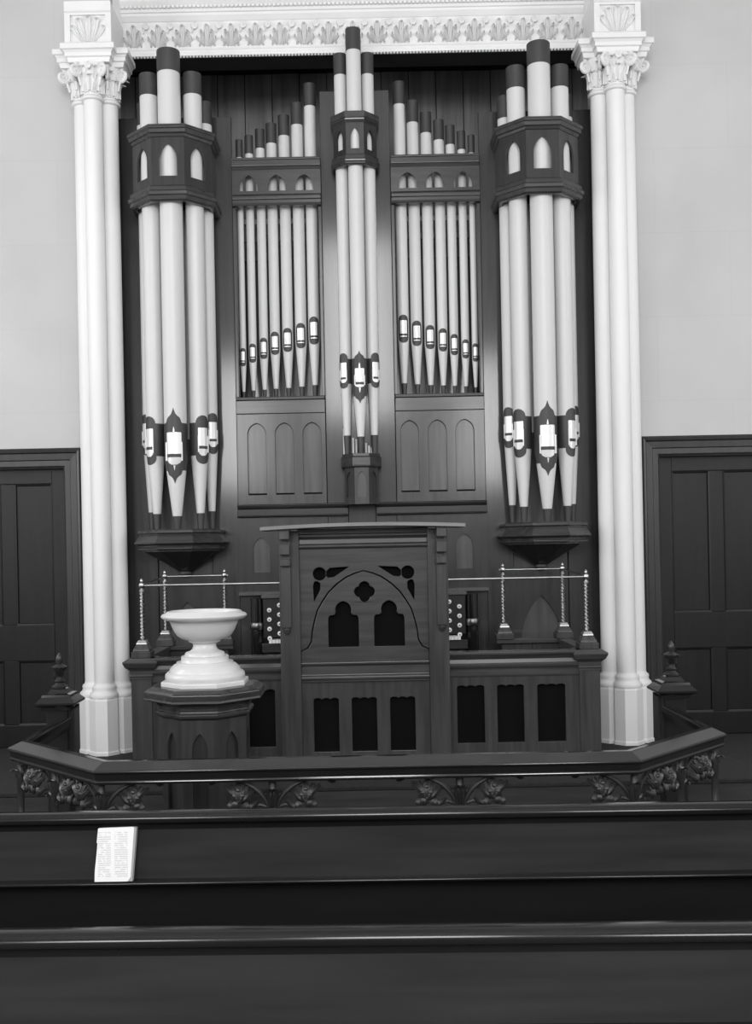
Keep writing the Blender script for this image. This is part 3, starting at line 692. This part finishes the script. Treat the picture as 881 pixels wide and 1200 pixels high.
for s in (-1, 1):
    xs = [.582, .757, .839, 1.010, 1.096, 1.276]
    holes = [scallop(min(s*a, s*b_), max(s*a, s*b_), .178, .548) for (a, b_) in zip(xs[::2], xs[1::2])]
    MB().plate(rect(min(s*.53, s*1.37), max(s*.53, s*1.37), 0, .62), holes, SY, SY+.03).build('wing_board', 'oak_v', scr, bevel=.003)
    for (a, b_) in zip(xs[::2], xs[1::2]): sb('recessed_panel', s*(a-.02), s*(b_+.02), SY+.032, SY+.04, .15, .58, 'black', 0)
    pth = [(min(s*.53, s*1.37), SY), (max(s*.53, s*1.37), SY)]
    MB().sweep(pth, [(-.05, .60), (.004, .60), (.008, .612), (.008, .645), (.012, .655), (.022, .665), (.026, .68), (.016, .69), (.012, .715), (.034, .74), (.044, .745), (.046, .76), (.04, ZT), (-.05, ZT)], PLAN).build('wing_cornice', 'oak_h', scr, bevel=.0025)
    MB().sweep(pth, [(0, 0), (.02, 0), (.02, .10), (.01, .115), (0, .12)], PLAN).build('wing_plinth', 'oak_h', scr, bevel=.0025)
    # end pier
    px = s*1.43
    sb('end_pier', px-.066, px+.066, SY-.02, SY+.11, 0, .66, 'oak_v')
    sq = [(px-.066, SY-.02), (px+.066, SY-.02), (px+.066, SY+.11), (px-.066, SY+.11)]
    sq2 = [sq[0], sq[1], sq[2], sq[3]]
    MB().sweep(sq2, [(-.06, .63), (.004, .63), (.004, .645), (.012, .652), (.006, .66), (.006, .685), (.022, .70), (.03, .705), (.044, .735), (.044, .745), (.012, ZT), (-.06, ZT)], PLAN, True).build('pier_cap', 'oak_h', scr, bevel=.0025)
    # return and back of the enclosure
    sb('return_board', px-.02, px+.02, SY+.11, 7.36, 0, .70, 'oak_v'); sb('return_rail', px-.045, px+.035, SY+.11, 7.32, .70, ZT, 'panel_h')
    sb('back_board', s*.98, s*1.2, 7.345, 7.37, 0, .735, 'oak_v'); sb('back_board', s*1.203, s*1.41, 7.345, 7.37, 0, .735, 'oak_v')
    sb('back_rail', s*.94, s*1.45, 7.31, 7.40, .735, ZT, 'oak_h')
    zf, zb_ = 1.226, 1.262
    brass_post(px, SY+.045, ZT, zf); brass_post(s*1.428, 7.36, ZT, zb_); brass_post(s*1.0, 7.36, ZT, zb_)
    MB().tube([(px, SY+.045, zf), (s*.44, SY+.045, zf)], .0065, 10).build('brass_rail', 'brass', scr, True)
    MB().tube([(px, SY+.045, zf), (s*1.428, 7.36, zb_)], .0065, 10).build('brass_rail', 'brass', scr, True)
    MB().tube([(s*1.428, 7.36, zb_), (s*.975, 7.36, zb_)], .0065, 10).build('brass_rail', 'brass', scr, True)
    # centre posts with bracketed heads
    sb('centre_post', s*.403, s*.53, 6.42, 6.56, 0, 1.555, 'oak_v')
    br = sb('bracket', s*.455, s*.515, 6.385, 6.422, .95, 1.565, 'oak_v')
    for (z0, z1, pr) in ((1.50, 1.575, .10), (1.405, 1.475, .07), (1.335, 1.38, .045)): sb('bracket_step', s*.453, s*.517, 6.385-pr, 6.40, z0, z1, 'oak_v', .006, br)
    MB().lathe([(.004, .905), (.02, .925), (.024, .94), (.016, .955)], s*.485, 6.41, 12).build('bracket_drop', 'oak_v', br, True)
# centre panel: arch of tracery
K = .00104; cyz = lambda cy: HC-((630+cy/5.18)-600-.34-40)*SYC/F
half = [(382, 683), (345, 668), (322, 630), (316, 570), (300, 500), (282, 440), (250, 385), (212, 330), (160, 280), (102, 240), (50, 218), (0, 203)]
inner = [(-x*K, cyz(y)) for (x, y) in half]+[(x*K, cyz(y)) for (x, y) in reversed(half[:-1])]
zb0 = cyz(752)
def trefoil(cx):
    P_ = [(-92, 662), (92, 662), (92, 500)]
    P_ += [(92-14*(1-math.cos(a)), 500-30*math.sin(a)) for a in (.5, 1.0, 1.4)]
    P_ += [(55, 468), (46, 455), (48, 430), (40, 408), (24, 393), (0, 384)]
    P_ += [(-x, y) for (x, y) in reversed(P_[2:-1])]
    return [(cx+x*K, cyz(y)) for (x, y) in P_]
def quatre():
    pts = []
    for k in range(4):
        ca = -PI/2+k*PI/2; cx, cz = 30*math.cos(ca), 30*math.sin(ca)
        for i in range(7):
            a = ca+(-1+2*i/6)*1.46; pts.append((cx+33*math.cos(a), cz+33*math.sin(a)))
    return [((x+3)*K, cyz(328+y)) for (x, y) in reversed(pts)]
def ccw(l):
    return l if sum(l[i][0]*l[(i+1) % len(l)][1]-l[(i+1) % len(l)][0]*l[i][1] for i in range(len(l))) > 0 else list(reversed(l))
tym = [(-.403, cyz(690)), (-.403, zb0), (.403, zb0), (.403, cyz(690))]+list(reversed(inner))
MB().plate(ccw(tym), [ccw(trefoil(-128*K)), ccw(trefoil(150*K)), ccw(quatre())], SYC+.006, SYC+.04).build('tracery_panel', 'oak_h', scr, bevel=.003)
G = 6
outer_arc = [(-(x+(G if 0 < i < 11 else 0))*K, cyz(y-(G if i > 1 else G))) for i, (x, y) in enumerate(half)]
outer_arc = outer_arc+[(-x, z) for (x, z) in reversed(outer_arc[:-1])]
sp = [(-.403, cyz(676)), *outer_arc, (.403, cyz(676)), (.403, 1.455), (-.403, 1.455)]
def spand(sg):
    circ = [(-267+41*math.cos(a), 215+41*math.sin(a)) for a in [i*PI/8 for i in range(16)]]
    lob1 = [(-229, 204), (-205, 180), (-85, 173), (-180, 236), (-215, 240), (-229, 228)]
    lob2 = [(-300, 262), (-282, 258), (-263, 272), (-264, 312), (-304, 385), (-308, 290)]
    return [ccw([(sg*x*K, cyz(y)) for (x, y) in l]) for l in (circ, lob1, lob2)]
MB().plate(ccw(sp), spand(1)+spand(-1), SYC, SYC+.034).build('spandrel_panel', 'oak_h', scr, bevel=.003)
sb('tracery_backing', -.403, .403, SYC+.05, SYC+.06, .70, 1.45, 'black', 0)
pth = [(-.403, SYC), (.403, SYC)]
MB().sweep(pth, [(-.04, 1.44), (.012, 1.44), (.022, 1.45), (.022, 1.462), (.006, 1.47), (.004, 1.50), (.02, 1.515), (.02, 1.53), (-.04, 1.53)], PLAN).build('top_rail', 'oak_h', scr, bevel=.0025)
MB().sweep(pth, [(-.04, .60), (.012, .60), (.014, .612), (.022, .62), (.022, .634), (.006, .645), (.004, .70), (.018, .712), (.02, .724), (-.04, .73)], PLAN).build('middle_rail', 'oak_h', scr, bevel=.0025)
cx3 = [XP(a, 850, SYC) for a in (368, 397.5, 412.6, 442, 457.6, 487)]
MB().plate(rect(-.403, .403, 0, .61), [scallop(a, b_, .16, .50) for (a, b_) in zip(cx3[::2], cx3[1::2])], SYC, SYC+.03).build('lower_panel', 'oak_v', scr, bevel=.003)
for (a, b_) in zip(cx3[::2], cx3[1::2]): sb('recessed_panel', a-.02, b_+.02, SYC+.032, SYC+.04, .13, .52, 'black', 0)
sb('top_board', -.41, .41, 6.44, 6.56, 1.53, 1.565, 'oak_h')
# gently bowed reading shelf
mb = MB(); n = 24; vs = []; fs = []
for i in range(n+1):
    x = -.627+1.254*i/n; z = 1.597-.017*(x/.627)**2
    vs += [(x, 6.24, z), (x, 6.60, z), (x, 6.60, z-.024), (x, 6.24, z-.024)]
for i in range(n):
    for k in range(4): k2 = (k+1) % 4; fs.append((i*4+k, i*4+k2, i*4+4+k2, i*4+4+k))
fs += [(3, 2, 1, 0), (n*4, n*4+1, n*4+2, n*4+3)]
mb.add(vs, fs).build('reading_shelf', 'shelf', scr, bevel=.004)

# ------------------------------------------------------------------ marble font on its wooden pedestal
FXc, FYc = XP(239.3, 730, 5.3), 5.3
ped = thing('font_pedestal', (FXc, FYc, FLOOR_Z), 'octagonal dark wooden pedestal with pointed panels under the marble font', 'pedestal')
def octl(prof): return MB().lathe([(a/math.cos(PI/8), z) for (a, z) in prof], FXc, FYc, 8, PI/8)
octl([(.278, .688), (.298, .696), (.292, .706), (.294, .735), (.275, .742), (.262, .755), (.25, .757)]).build('cap_slab', 'wood_h', ped, bevel=.003)
octl([(.212, .60), (.236, .615), (.238, .63), (.225, .64), (.226, .66), (.25, .692), (.20, .692)]).build('cap_moulding', 'wood_h', ped, bevel=.0025)
octl([(.20, FLOOR_Z+.16), (.20, .615)]).build('core', 'case_v', ped)
octl([(.26, FLOOR_Z), (.26, FLOOR_Z+.10), (.245, FLOOR_Z+.115), (.225, FLOOR_Z+.16)]).build('foot', 'wood_h', ped)
a = .214; sd = 2*a*.4142
for k in range(8):
    q = -PI/2+k*PI/4
    f = lambda u, z, h, q=q: (FXc+(a-h)*math.cos(q)-u*math.sin(q), FYc+(a-h)*math.sin(q)+u*math.cos(q), z)
    MB().plate(rect(-sd/2, sd/2, FLOOR_Z+.15, .605), [lancet(0, .078, FLOOR_Z+.25, .535, .45)], 0, .013, f).build('lancet_frame', 'wood_v', ped)
fnt = thing('baptismal_font', (FXc, FYc, .757), 'white marble bowl font with stepped round foot', 'font')
zb = .757
MB().lathe([(.058, .200), (.062, .210), (.080, .217), (.084, .226), (.118, .236), (.140, .252), (.155, .275), (.168, .305), (.174, .322), (.184, .33), (.205, .335), (.219, .347), (.2205, .353), (.214, .362), (.196, .368), (.192, .374), (.186, .377), (.176, .374), (.165, .345), (.14, .29), (.09, .255), (.002, .245)], 0, 0, 56).xform(Matrix.Translation((FXc, FYc, zb))).build('bowl', 'marble', fnt, True)
MB().lathe([(.195, .018), (.203, .03), (.205, .042), (.203, .055), (.192, .066), (.183, .068), (.178, .084), (.16, .102), (.146, .108), (.1455, .116), (.126, .1165), (.122, .124), (.1215, .144), (.116, .147), (.104, .1475), (.101, .160), (.094, .166), (.076, .171), (.065, .180), (.060, .192), (.058, .208)], 0, 0, 56).xform(Matrix.Translation((FXc, FYc, zb))).build('foot', 'marble', fnt, True)
MB().lathe([(.213/math.cos(PI/8), 0), (.213/math.cos(PI/8), .02), (.208/math.cos(PI/8), .024)], 0, 0, 8, PI/8).xform(Matrix.Translation((FXc, FYc, zb))).build('base_slab', 'marble', fnt, bevel=.002)

# ------------------------------------------------------------------ communion rail
RZ = .483
rl = thing('communion_rail', (0, 4.55, FLOOR_Z), 'dark polished rail bent round the platform on leafy iron brackets with finial posts', 'rail')
path = [(-1.76, 5.82), (-1.76, 5.08), (-1.195, 4.515), (1.195, 4.515), (1.76, 5.08), (1.76, 5.82)]
sect = [(-.075, RZ-.045), (-.02, RZ-.062), (.006, RZ-.062), (.012, RZ-.05), (.008, RZ-.044), (.012, RZ-.016), (.022, RZ-.008), (.022, RZ), (.018, RZ+.004), (-.043, RZ+.031), (-.047, RZ+.032), (-.073, RZ+.032), (-.082, RZ+.026), (-.085, RZ)]
MB().sweep(path, sect, PLAN).build('handrail', 'rail_h', rl, bevel=.003)
def foliage():
    """leafy bracket: stem curling out along +x from the post and a hanging leaf cluster"""
    mb = MB()
    st = [(.012+.16*(1-math.cos(t*PI/2)), 0, -.17+.165*math.sin(t*PI/2)) for t in [i/9 for i in range(10)]]+[(.20, 0, -.006), (.225, 0, -.016)]
    mb.tube(st, [.010]*8+[.008, .007, .006, .003], 7)
    mb.tube([(.02, 0, -.13), (.05, -.004, -.118), (.075, -.006, -.13), (.07, -.006, -.148)], [.008, .007, .006, .003], 6)
    def blade(cx, cz, ang_, L, W, y=-.012):
        vs = []; nn = 6
        for i in range(nn+1):
            t = i/nn; wd = W*math.sin(PI*min(1, .12+t*.88))*(.8+.2*math.cos(t*9)); b_ = -.016*math.sin(PI*t)
            for u in (-1, 0, 1):
                lx, lz = u*wd, -L*t
                vs.append((cx+lx*math.cos(ang_)-lz*math.sin(ang_), y+b_-(.008 if u == 0 else 0)-.014*t*t, cz+lx*math.sin(ang_)+lz*math.cos(ang_)))
        m_ = len(vs); vs += [(x, y_+.008, z) for (x, y_, z) in vs]
        fs = []
        for i in range(nn):
            for u in (0, 1): q = (i*3+u, i*3+3+u, i*3+4+u, i*3+1+u); fs.append(q); fs.append(tuple(m_+k for k in reversed(q)))
            fs.append((i*3, m_+i*3, m_+i*3+3, i*3+3)); fs.append((i*3+2, i*3+5, m_+i*3+5, m_+i*3+2))
        mb.add(vs, fs)
    for (cx, cz, an, L, W) in ((.13, -.02, 0, .10, .022), (.10, -.03, .35, .095, .02), (.16, -.025, -.35, .095, .02), (.075, -.05, .7, .07, .018), (.185, -.03, -.8, .07, .018), (.13, -.075, .2, .06, .024), (.11, -.085, -.25, .06, .02), (.15, -.085, .3, .055, .02), (.055, -.10, .9, .05, .014), (.21, -.006, 1.3, .04, .012)):
        blade(cx, cz, an, L, W)
    for (cx, cz, r) in ((.115, -.07, .012), (.145, -.07, .012), (.13, -.095, .010), (.13, -.045, .010)):
        k0 = len(mb.v); mb.lathe([(.001, -r), (r*.7, -r*.7), (r, 0), (r*.7, r*.7), (.001, r)], 0, 0, 8); mb.xform(Matrix.Translation((cx, -.03, cz)), k0)
    return mb.mesh('leafy_bracket', M['iron'], True)
FOL = foliage()
LEAF_IRON = leaf_mesh('iron_leaf', .13, .07, .4, mt='iron', nu=6, nv=8)
RY = 4.55
def std2(x, y, d0, d1):
    """bracket meshes grow along +x and face -y; the second is mirrored so that its face also looks outward"""
    p = MB().lathe([(.05, FLOOR_Z), (.05, FLOOR_Z+.015), (.028, FLOOR_Z+.03), (.02, FLOOR_Z+.05), (.017, .1), (.024, .11), (.017, .12), (.017, .33), (.026, .345), (.026, .365), (.018, .38), (.018, RZ-.056)], x, y, 12).build('standard', 'iron', rl, True)
    link('post_leaf', LEAF_IRON, p, (x, y-.014, .28), (0, 0, (d0+d1)/2), (.8, .8, .8))
    link('leafy_bracket', FOL, p, (x, y, RZ-.058), (0, 0, d0), (1.15, 1, 1)); link('leafy_bracket', FOL, p, (x, y, RZ-.058), (0, 0, d1), (-1.15, 1, 1))
for x in (-.425, .41): std2(x, RY+.02, 0, 0)
Q = PI/4
std2(-1.19, RY+.02, 0, -Q); std2(1.19, RY+.02, Q, 0)
std2(-1.48, 4.85, -Q, -Q); std2(1.48, 4.85, Q, Q)
std2(-1.725, 5.09, -Q, -PI/2); std2(1.725, 5.09, PI/2, Q)
for s in (-1, 1):
    x, y = s*1.75, 5.86
    nw = MB().box(x-.062, x+.062, y-.062, y+.062, FLOOR_Z, .575).build('newel_post', 'rail_h', rl, bevel=.006)
    sq = [(x-.07, y-.07), (x+.07, y-.07), (x+.07, y+.07), (x-.07, y+.07)]
    cp = MB().sweep(sq, [(-.06, .555), (.01, .555), (.016, .575), (.026, .58), (.042, .592), (.042, .602), (.012, .632), (.008, .645), (-.012, .65), (-.03, .672), (-.04, .676), (-.042, .688), (-.06, .69)], PLAN, True).build('newel_cap', 'rail_h', nw)
    fi = MB().lathe([(.045, .685), (.03, .695), (.022, .705), (.03, .715), (.02, .725), (.018, .745), (.024, .77), (.04, .785), (.044, .795), (.03, .805), (.014, .812), (.016, .822), (.021, .838), (.017, .855), (.004, .875)], x, y, 16).build('finial', 'iron', nw, True)
    for k in range(7):
        q = 2*PI*k/7; link('finial_leaf', LEAF_IRON, nw, (x+.02*math.cos(q), y+.02*math.sin(q), .745), (0, 0, q+PI/2), (.45, .8, .40))

# ------------------------------------------------------------------ pews and hymn book
def pew(y, label, yaw):
    t = thing('pew', (0, y, FLOOR_Z), label, 'pew', None, rz=yaw)
    z = lambda v: v-FLOOR_Z
    W = 2.3
    def b(name, y0, y1, z0, z1, mt='pew_h', bev=.004): return MB().box(-W, W, y0, y1, z(z0), z(z1)).build(name, mt, t, bevel=bev, local=True)
    b('back_board', 0.0, .028, .562, .728)
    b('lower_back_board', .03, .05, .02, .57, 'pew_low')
    mb = MB().sweep([(-W-.02, 0), (W+.02, 0)], [(-.03, z(.70)), (0, z(.70)), (.003, z(.715)), (.009, z(.717)), (.011, z(.720)), (.017, z(.722)), (.024, z(.724)), (.027, z(.731)), (.026, z(.738)), (.021, z(.744)), (.013, z(.748)), (0, z(.7495)), (-.02, z(.748)), (-.03, z(.742))], PLAN)
    mb.build('top_rail', 'pew_rail', t, True, local=True)
    MB().sweep([(-W, 0), (W, 0)], [(-.05, z(.558)), (.028, z(.558)), (.031, z(.560)), (.032, z(.563)), (.031, z(.566)), (.028, z(.568)), (-.05, z(.570))], PLAN).build('book_ledge', 'pew_rail', t, True, local=True)
    b('seat', .05, .42, .255, .285); b('seat_front', .39, .415, .0, .255)
    for s in (-1, 1):
        MB().plate([(-.06, z(FLOOR_Z)), (.46, z(FLOOR_Z)), (.46, z(.32)), (.36, z(.40)), (.12, z(.55)), (.06, z(.76)), (-.06, z(.76))], [], 0, .05*s, lambda a_, zz, d_, s=s: (s*W+d_, a_, zz)).build('pew_end', 'pew_h', t, bevel=.01, local=True)
    return t
pw1 = pew(2.745, 'dark wooden pew with an open hymn book standing on its ledge', -.0155)
pw2 = pew(1.885, 'plain dark wooden pew behind the one that holds the hymn book', -.024)
# hymn book leaning on the first pew's ledge
lx = XP(137, 1000, 2.70); 
R_ = Matrix.Rotation(-.0155, 4, 'Z')
pos = Vector((0, 2.745, 0))+R_ @ Vector((lx-.018, -.017, .5705))
hb = thing('hymn_book', pos, 'small worn hymn book with printed pages showing, leaning on the pew', 'book', rz=-.0155)
hb.rotation_euler = (-.06, 0.0, -.0155)
sh = lambda z_: .012*(z_/.145)
def slab(x0, x1, z1, y0, y1, lean, dog=0, jag=0):
    mb = MB(); out = [(x0, 0), (x1-dog, 0)]
    if dog: out.append((x1, dog*1.4))
    out += [(x1+lean, z1*.99), (x1+lean-.006, z1)]
    out += [(x0+lean+.004, z1*.985), (x0+lean, z1*.975)]
    if jag: out += [(x0+lean*.72-.0012, z1*.72), (x0+lean*.70+.0012, z1*.70), (x0+lean*.4, z1*.4), (x0+lean*.2-.0012, z1*.2)]
    return mb.plate(out, [], y0, y1)
slab(-.047, .052, .141, -.001, .003, .012).build('cover', 'page_edge', hb, local=True)
slab(-.046, .0515, .141, -.012, -.001, .012).build('page_block', 'page_edge', hb, local=True)
slab(-.049, .0475, .143, -.0135, -.012, .010, .008, 1).build('open_page', 'page', hb, local=True)
